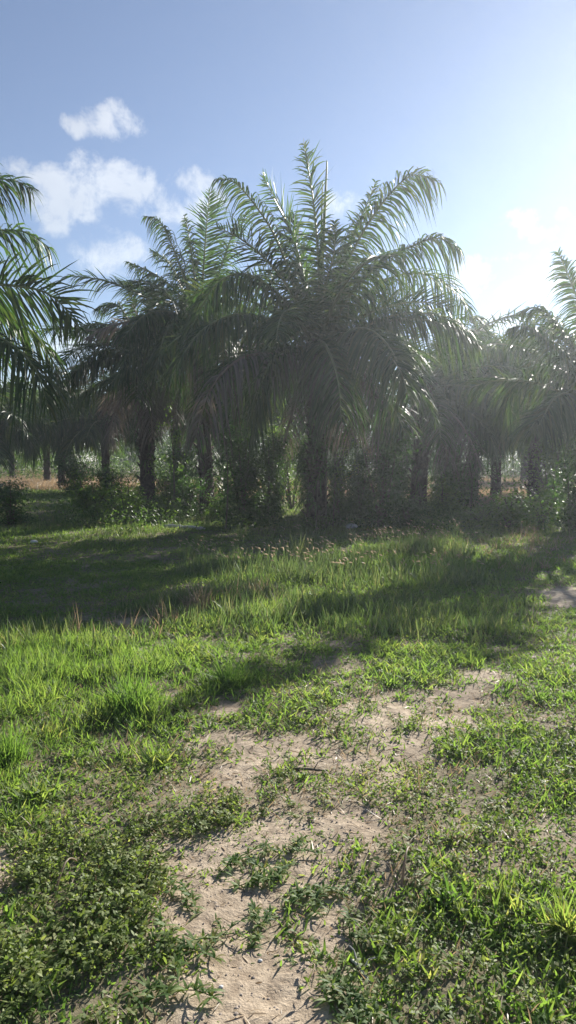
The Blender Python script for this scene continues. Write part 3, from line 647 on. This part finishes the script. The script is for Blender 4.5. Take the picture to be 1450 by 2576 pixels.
for j in range(22):
    Y_ = 58+(j*7 % 18); x = -34+j*3.3+rng.normal(0, .8); o = empty('tree', (x, Y_, float(hgt(x, Y_))), j*1.7); p_ = j % 3; s = rng.uniform(.8, 1.15); o.scale = (s, s, s*rng.uniform(.8, 1))
    tag(o, ['round bushy tree in the far line behind the palms', 'taller narrow bushy tree in the far line behind the palms', 'low wide tree in the far line behind the palms'][p_], 'tree', ['round trees of the far line', 'taller trees of the far line', 'low trees of the far line'][p_])
    link('trunk', TR[p_][0], o); link('crown', TR[p_][1], o)

# understorey scrub between the trunks
g = Geo(); q = np.random.default_rng(81); cen = []
for k in range(260):
    Y_ = q.uniform(24, 56); u_ = q.uniform(-100, 1550); x = at(u_, 1150, Y_)[0]
    if fbm(x*.25, Y_*.25, 2) < .48 or (u_ < 330 and Y_ < 46): continue
    cen.append([x, Y_, q.uniform(.1, .9)*q.random()*1.6])
foliage(g, q, cen, .38, 90, .13); 
for k in range(150):
    Y_ = q.uniform(47, 57); u_ = q.uniform(-150, 1600); x = at(u_, 1150, Y_)[0]; hh = .5+3.4*fbm(x*.35, Y_*.2+50, 2)**1.5
    for _ in range(3): cen.append([x+q.normal(0, .7), Y_+q.normal(0, .5), q.uniform(.2, hh)])
foliage(g, q, cen[-450:], .45, 90, .17); cen = cen[:-450]
for k in range(430):
    Y_ = q.uniform(15, 22.5); u_ = q.uniform(150, 1150) if k < 300 else q.uniform(-150, 1600); x = at(u_, 1150, Y_)[0]
    if fbm(x*.5+3, Y_*.5, 3) < .5: continue
    foliage(g, q, [[x+q.normal(0, .2), Y_+q.normal(0, .2), q.uniform(.03, .4)] for _ in range(3)], .13, 26, .07)
tag(g.obj('undergrowth', [M_far]), 'ragged green undergrowth between the plantation trunks', 'undergrowth', kind='stuff')

# ------------------------------------------------------------------ things on the ground
def log(p0, p1, r, name, label, cat, mat, bend=.02, sides=9, sub=()):
    p0 = np.array(p0); p1 = np.array(p1); p0[2] = hgt(p0[0], p0[1])+r*.8; p1[2] = hgt(p1[0], p1[1])+r*.8; b = p0.copy(); n = 14
    t = np.linspace(0, 1, n)[:, None]; c = (p1-p0)*t+np.array([0, 0, 1.])*bend*np.sin(t*3.1)+rng.normal(0, r*.12, (n, 3))
    rad = r*(1-.35*t[:, 0])*rng.uniform(.9, 1.1, n); rad[0] *= .8; rad[-1] *= .7
    g = Geo(); tube(g, c, rad, sides)
    for e, s in ((0, 1), (n-1, 1)):          # closed, slightly splintered ends
        T = nrm(c[1]-c[0]) if e == 0 else nrm(c[-1]-c[-2]); tube(g, [c[e], c[e]+T*(-.01 if e == 0 else .01)], [rad[e], .002], sides)
    for f, a, l in sub:
        i0 = int(f*(n-1)); d = np.array([math.cos(a), math.sin(a)*.3, .8]); tube(g, [c[i0], c[i0]+d*l*.5+[0, 0, .02], c[i0]+d*l], [rad[i0]*.6, rad[i0]*.4, .003], 5)
    o = g.obj(name, [mat], None, True); o.location = b; tag(o, label, cat); return o
log(gnd(415, 1329), gnd(516, 1335), .05, 'fallen_log', 'pale bleached log lying in the shaded grass left of centre', 'log', M_wood)
log(gnd(742, 1927), gnd(832, 1938), .008, 'fallen_stick', 'thin dark stick lying on the bare sand in the middle', 'stick', M_stem, .004, 6, ((.6, .4, .05),))
log(gnd(140, 2235), gnd(195, 2168), .005, 'dry_stalk', 'pale yellow dry stalk leaning in the weeds at left', 'stalk', M_seed, .06, 5)
log(gnd(1010, 2235), gnd(1035, 2150), .006, 'dry_stalk', 'pale dry stalk standing among green blades right of the path', 'stalk', M_seed, .07, 5)
log(gnd(885, 2400), gnd(925, 2455), .006, 'fallen_twig', 'forked grey twig by the right edge of the bare path', 'twig', M_wood, .006, 5, ((.5, 2, .07), (.7, .6, .05)))
log(gnd(555, 1290), gnd(590, 1312), .03, 'dead_branch', 'pale forked dead branch at the foot of the tall dark shrub', 'branch', M_wood, .25, 7, ((.3, 1.9, .5), (.55, 1.2, .4), (.8, 2.4, .35)))
def stone(u_, v_, s, label, seed):
    q = np.random.default_rng(seed); g = Geo(); p = gnd(u_, v_); n = 8; th = np.linspace(0, np.pi, n); ph = np.arange(12)/12*2*np.pi
    V = np.stack([np.sin(th)[:, None]*np.cos(ph)[None]*1.3, np.sin(th)[:, None]*np.sin(ph)[None], np.cos(th)[:, None]*.7*np.ones(12)[None]], -1)*s
    k = 1+.3*(fbm(V[..., 0]/s*1.3+seed+5, V[..., 1]/s*1.3+V[..., 2]/s+9, 3)-.5)[..., None]; V = V*k; V[0] = V[0].mean(0); V[-1] = V[-1].mean(0)
    i = np.arange(n-1)[:, None]*12; j = np.arange(12)[None]; kk = (j+1) % 12
    g.add(V, np.stack([i+j, i+kk, i+12+kk, i+12+j], -1).reshape(-1, 4)); o = g.obj('stone', [M_stone], None, True); o.location = (p[0], p[1], float(hgt(p[0], p[1]))+s*.35); tag(o, label, 'stone')
stone(86, 1367, .06, 'small pale stone in the dark shaded grass at left', 1)
stone(885, 1327, .11, 'pale grey stone right of the thin saplings', 2)
stone(556, 2481, .006, 'tiny pebble on the bare path near the bottom', 3)
stone(655, 2398, .006, 'small clod on the bare path', 4)

# individual clumps that stand out
def clump(u_, v_, label, nb, L, w, tilt, mats, name='grass_tuft', cat='grass tuft', spread=.03, dr=.45, group='grass clumps that stand out'):
    p = gnd(u_, v_); b = np.array([p[0], p[1], float(hgt(p[0], p[1]))]); g = Geo()
    tuft(g, np.array([[p[0], p[1]]]), nb, L, w, tilt, dr=dr, segs=5, prof=(.7, 1, .95, .75, .4, .03), spread=spread*.7)
    g.V = [v_-b for v_ in g.V]; o = g.obj(name, mats); o.location = b; tag(o, label, cat, group)
clump(568, 1722, 'broad arching tuft of long blades just above the small bare patch', 150, .30, .009, .8, [M_grass], spread=.05)
clump(20, 1925, 'fine dense upright tuft cut by the left edge', 260, .26, .004, .45, [M_grass], spread=.06)
clump(395, 1915, 'rounded dark tuft at the left side of the bare sand', 110, .17, .008, .7, [M_grass], spread=.05)
clump(985, 1725, 'low dark green tuft left of the upper bare patch', 90, .14, .009, .8, [M_grass], spread=.04)
clump(330, 1790, 'tall thick tuft in the middle of the tall grass at left', 220, .34, .007, .5, [M_grass], spread=.09)
clump(1290, 2270, 'ragged tuft in the lower right corner grass', 140, .13, .008, .65, [M_grass], spread=.06)
clump(1130, 2270, 'broad bladed tuft beside the path at lower right', 70, .11, .01, .75, [M_grass], spread=.05)
clump(1430, 2330, 'wiry yellow green tuft cut by the right edge', 300, .2, .005, .8, [M_grass], spread=.035)
clump(100, 2010, 'dark leafy tuft at the left edge above the weeds', 110, .15, .01, .85, [M_grass], spread=.05)
clump(500, 1530, 'dry pinkish brown tuft at the edge of the shade', 160, .33, .006, .55, [M_dry], spread=.12)
clump(645, 1500, 'dry brown tuft right of the pinkish one', 90, .3, .006, .5, [M_dry], spread=.1)
clump(745, 1420, 'tall pale green clump standing in the shaded meadow', 120, .5, .009, .35, [M_tall], spread=.1)
clump(480, 1400, 'lighter tall clump in the shade below the fallen log', 90, .4, .009, .5, [M_tall], spread=.1)
clump(190, 1600, 'thin brown flowering weed at the edge of the shade at left', 26, .3, .004, .35, [M_dry], spread=.03, name='weed', cat='weed')
clump(1055, 1985, 'slender reddish upright stalk beside the bare sand', 3, .3, .004, .1, [M_dry], spread=.005, name='weed', cat='weed', dr=.05)

# creeping runners and rosettes round the bare path
def rosette(u_, v_, label, nb, L, w, seed):
    q = np.random.default_rng(seed); p = gnd(u_, v_); b = np.array([p[0], p[1], float(hgt(p[0], p[1]))]); g = Geo()
    for k in range(4):
        a = q.uniform(0, 6.28); l = q.uniform(.06, .16); pts = [np.array([math.cos(a)*l*t, math.sin(a)*l*t, .008+.012*math.sin(t*3)]) for t in np.linspace(0, 1, 5)]
        tube(g, pts, .002, 4, 0)
        P = np.repeat(np.array(pts[1:]), nb//8, 0); n = len(P); az = q.uniform(0, 6.28, n); el = q.uniform(.1, .9, n)
        D = np.stack([np.cos(el)*np.cos(az), np.cos(el)*np.sin(az), np.sin(el)], 1); W = nrm(np.cross(D, [0, 0, 1.]))
        strips(g, P, D, W, L*q.uniform(.6, 1.2, n), w, .35, 4, (.5, 1, .9, .6, .05), 0, q.random(n))
    o = g.obj('creeping_grass', [M_grass]); o.location = b; tag(o, label, 'creeping grass', 'creeping grass plants on the bare sand')
for j, a in enumerate([(480, 2250, 'small dark sprig on the left edge of the bare path', 40, .045, .009), (655, 2335, 'flat creeping plant across the middle of the path, left of centre', 56, .04, .008),
    (610, 2160, 'small creeping plant on the sand above the path, at left', 40, .05, .01), (730, 2145, 'creeping plant in the middle of the sand above the path', 50, .05, .008),
    (880, 2345, 'upright sprig at the right edge of the bare path', 40, .05, .009), (700, 2210, 'creeping mat across the top of the bare path, left part', 64, .06, .009), (800, 2230, 'creeping mat across the top of the bare path, right part', 64, .06, .009),
    (560, 2350, 'thin low sprig on the left of the path', 32, .035, .006), (440, 2390, 'leafy sprig at the bottom left edge of the path', 56, .06, .009), (450, 2500, 'broad leafy plant at the lowest left edge of the path', 56, .07, .009),
    (830, 2465, 'leafy creeping plant at the right edge of the path near the bottom', 56, .06, .009), (900, 2540, 'broad leaved sprawling plant at the bottom right of the path', 56, .06, .009)]):
    rosette(*a, seed=90+j)

# ------------------------------------------------------------------ added air volume, standing in mostly for lens glare
HZ = GS+8
SUN_AZ = R(30.5); SUN_EL = R(25)
m, nt = newmat('glare_haze_air'); pv = nt.nodes.new('ShaderNodeVolumePrincipled'); out = nt.nodes.new('ShaderNodeOutputMaterial')
pv.inputs['Color'].default_value = (.84, .91, 1, 1); pv.inputs['Density'].default_value = .0019; pv.inputs['Anisotropy'].default_value = .67
nt.links.new(pv.outputs[0], out.inputs['Volume'])
bz = -1.3; tz = 10.5
Vb = [(-HZ, -HZ, bz), (HZ+40, -HZ, bz), (HZ+40, HZ+40, bz), (-HZ, HZ+40, bz), (-HZ, -HZ, tz), (HZ+40, -HZ, tz), (HZ+40, HZ+40, tz), (-HZ, HZ+40, tz)]
Vb = [(x*1.2, y*1.2, z) for x, y, z in Vb]
hz = link('glare_haze', mesh('glare_haze', Vb, [(3, 2, 1, 0), (4, 5, 6, 7), (0, 1, 5, 4), (1, 2, 6, 5), (2, 3, 7, 6), (3, 0, 4, 7)], [m])); tag(hz, 'added pale veil of air standing in mostly for lens glare', 'glare_haze', kind='stuff')

# ------------------------------------------------------------------ light and sky
sd = bpy.data.lights.new('sun', 'SUN'); sd.energy = 5; sd.angle = R(.5); sd.color = (1, .945, .86)
so = bpy.data.objects.new('sun', sd); C.objects.link(so)
sv = Vector((math.sin(SUN_AZ)*math.cos(SUN_EL), math.cos(SUN_AZ)*math.cos(SUN_EL), math.sin(SUN_EL)))
so.rotation_euler = sv.to_track_quat('Z', 'Y').to_euler()
w = bpy.data.worlds.new('World'); scene.world = w; w.use_nodes = True; nt = w.node_tree; nt.nodes.clear(); N = nt.nodes; Lk = nt.links
sky = N.new('ShaderNodeTexSky'); sky.sky_type = 'NISHITA'; sky.sun_disc = False; sky.sun_elevation = SUN_EL; sky.sun_rotation = SUN_AZ
sky.altitude = 0; sky.air_density = 1.0; sky.dust_density = .05; sky.ozone_density = 3.0
bg = N.new('ShaderNodeBackground'); bg.inputs['Strength'].default_value = .05; wo = N.new('ShaderNodeOutputWorld')
tc = N.new('ShaderNodeTexCoord')
def mth(op, a, b=None, c=None):
    n = N.new('ShaderNodeMath'); n.operation = op
    for k, x in enumerate((a, b, c)):
        if x is None: continue
        if isinstance(x, (int, float)): n.inputs[k].default_value = x
        else: Lk.new(x, n.inputs[k])
    return n.outputs[0]
def dot(vec, c):
    n = N.new('ShaderNodeVectorMath'); n.operation = 'DOT_PRODUCT'; Lk.new(vec, n.inputs[0]); n.inputs[1].default_value = tuple(c); return n.outputs['Value']
def noi(scale, det, rough=.55, off=(0, 0, 0), dist=0):
    mp = N.new('ShaderNodeMapping'); mp.inputs['Location'].default_value = off; Lk.new(tc.outputs['Generated'], mp.inputs[0])
    n = N.new('ShaderNodeTexNoise'); n.inputs['Scale'].default_value = scale; n.inputs['Detail'].default_value = det; n.inputs['Roughness'].default_value = rough; n.inputs['Distortion'].default_value = dist
    Lk.new(mp.outputs[0], n.inputs['Vector']); return n
gen = tc.outputs['Generated']
nz = noi(17, 10, .66, (3, 1, 2), .25)
CL = [(190, 315, 45, 30, .95), (285, 308, 85, 48, 1), (50, 425, 55, 35, .75), (150, 490, 105, 80, .9), (260, 450, 120, 60, 1), (330, 485, 70, 50, .9), (140, 550, 70, 40, .8),
      (485, 465, 60, 42, 1), (440, 520, 100, 50, .95), (510, 520, 60, 60, .9), (275, 640, 85, 58, 1), (320, 640, 55, 45, .9),
      (1310, 555, 80, 35, .9), (1350, 580, 60, 30, .9), (1405, 545, 30, 22, .7), (1185, 700, 75, 45, 1), (1345, 725, 105, 35, 1), (1400, 705, 50, 40, 1), (1250, 812, 80, 28, .9), (865, 520, 65, 38, .7),
      (1250, 650, 190, 16, .45), (200, 860, 110, 50, .8), (60, 1010, 120, 60, .8)]
tot = None
for (cu, cv, ru, rv, wt) in CL:
    d0 = nrm(ray(cu, cv)); rt = nrm(np.cross(d0, [0, 0, 1.])); upv = np.cross(rt, d0); s = K/np.linalg.norm(ray(cu, cv))
    a_ = mth('MULTIPLY', dot(gen, rt), 1/(ru*1.28*s)); b_ = mth('MULTIPLY', dot(gen, upv), 1/(rv*1.28*s))
    fr = mth('GREATER_THAN', dot(gen, d0), .5)
    r2 = mth('ADD', mth('MULTIPLY', a_, a_), mth('MULTIPLY', b_, b_))
    mk = mth('MULTIPLY', mth('MULTIPLY', mth('MAXIMUM', mth('SUBTRACT', 1, r2), 0), wt), fr)
    tot = mk if tot is None else mth('MAXIMUM', tot, mk)
dens = mth('ADD', tot, mth('MULTIPLY', mth('SUBTRACT', nz.outputs[0], .5), 3.6))
ss = N.new('ShaderNodeMapRange'); ss.interpolation_type = 'SMOOTHSTEP'; ss.inputs['From Min'].default_value = .28; ss.inputs['From Max'].default_value = 1.1; ss.inputs['To Max'].default_value = .92
Lk.new(dens, ss.inputs['Value'])
gate = N.new('ShaderNodeMapRange'); gate.interpolation_type = 'SMOOTHSTEP'; gate.inputs['From Min'].default_value = 0; gate.inputs['From Max'].default_value = .3; Lk.new(tot, gate.inputs['Value'])
fac = mth('MULTIPLY', ss.outputs[0], gate.outputs[0])
nz2 = noi(9, 5, .5, (3.02, 1, 2.03)); shade = N.new('ShaderNodeMapRange'); shade.inputs['From Min'].default_value = .3; shade.inputs['From Max'].default_value = .7; shade.inputs['To Min'].default_value = .8; shade.inputs['To Max'].default_value = 1.12
Lk.new(nz2.outputs[0], shade.inputs['Value'])
cc = N.new('ShaderNodeVectorMath'); cc.operation = 'SCALE'; cc.inputs[0].default_value = (5.0, 4.75, 4.3); Lk.new(shade.outputs[0], cc.inputs['Scale'])
addc = N.new('ShaderNodeVectorMath'); addc.operation = 'ADD'; sc3 = N.new('ShaderNodeVectorMath'); sc3.operation = 'SCALE'; sc3.inputs['Scale'].default_value = .6
Lk.new(sky.outputs[0], sc3.inputs[0]); Lk.new(sc3.outputs[0], addc.inputs[0]); Lk.new(cc.outputs[0], addc.inputs[1])
mix = N.new('ShaderNodeMix'); mix.data_type = 'RGBA'; Lk.new(fac, mix.inputs[0]); Lk.new(addc.outputs[0], mix.inputs[7])
hs = N.new('ShaderNodeHueSaturation'); hs.inputs['Saturation'].default_value = .86; Lk.new(sky.outputs[0], hs.inputs['Color'])
tint = N.new('ShaderNodeVectorMath'); tint.operation = 'MULTIPLY'; tint.inputs[1].default_value = (1.01, .985, 1.02); Lk.new(hs.outputs[0], tint.inputs[0])
Lk.new(tint.outputs[0], mix.inputs[6]); Lk.new(mix.outputs[2], bg.inputs['Color']); Lk.new(bg.outputs[0], wo.inputs[0])

# ------------------------------------------------------------------ render settings
scene.view_settings.view_transform = 'Standard'; scene.view_settings.look = 'None'; scene.view_settings.gamma = 1; scene.view_settings.exposure = 1.32
cy = scene.cycles
cy.use_denoising = True; cy.max_bounces = 6; cy.diffuse_bounces = 3; cy.glossy_bounces = 2; cy.transmission_bounces = 4; cy.volume_bounces = 0; cy.transparent_max_bounces = 8
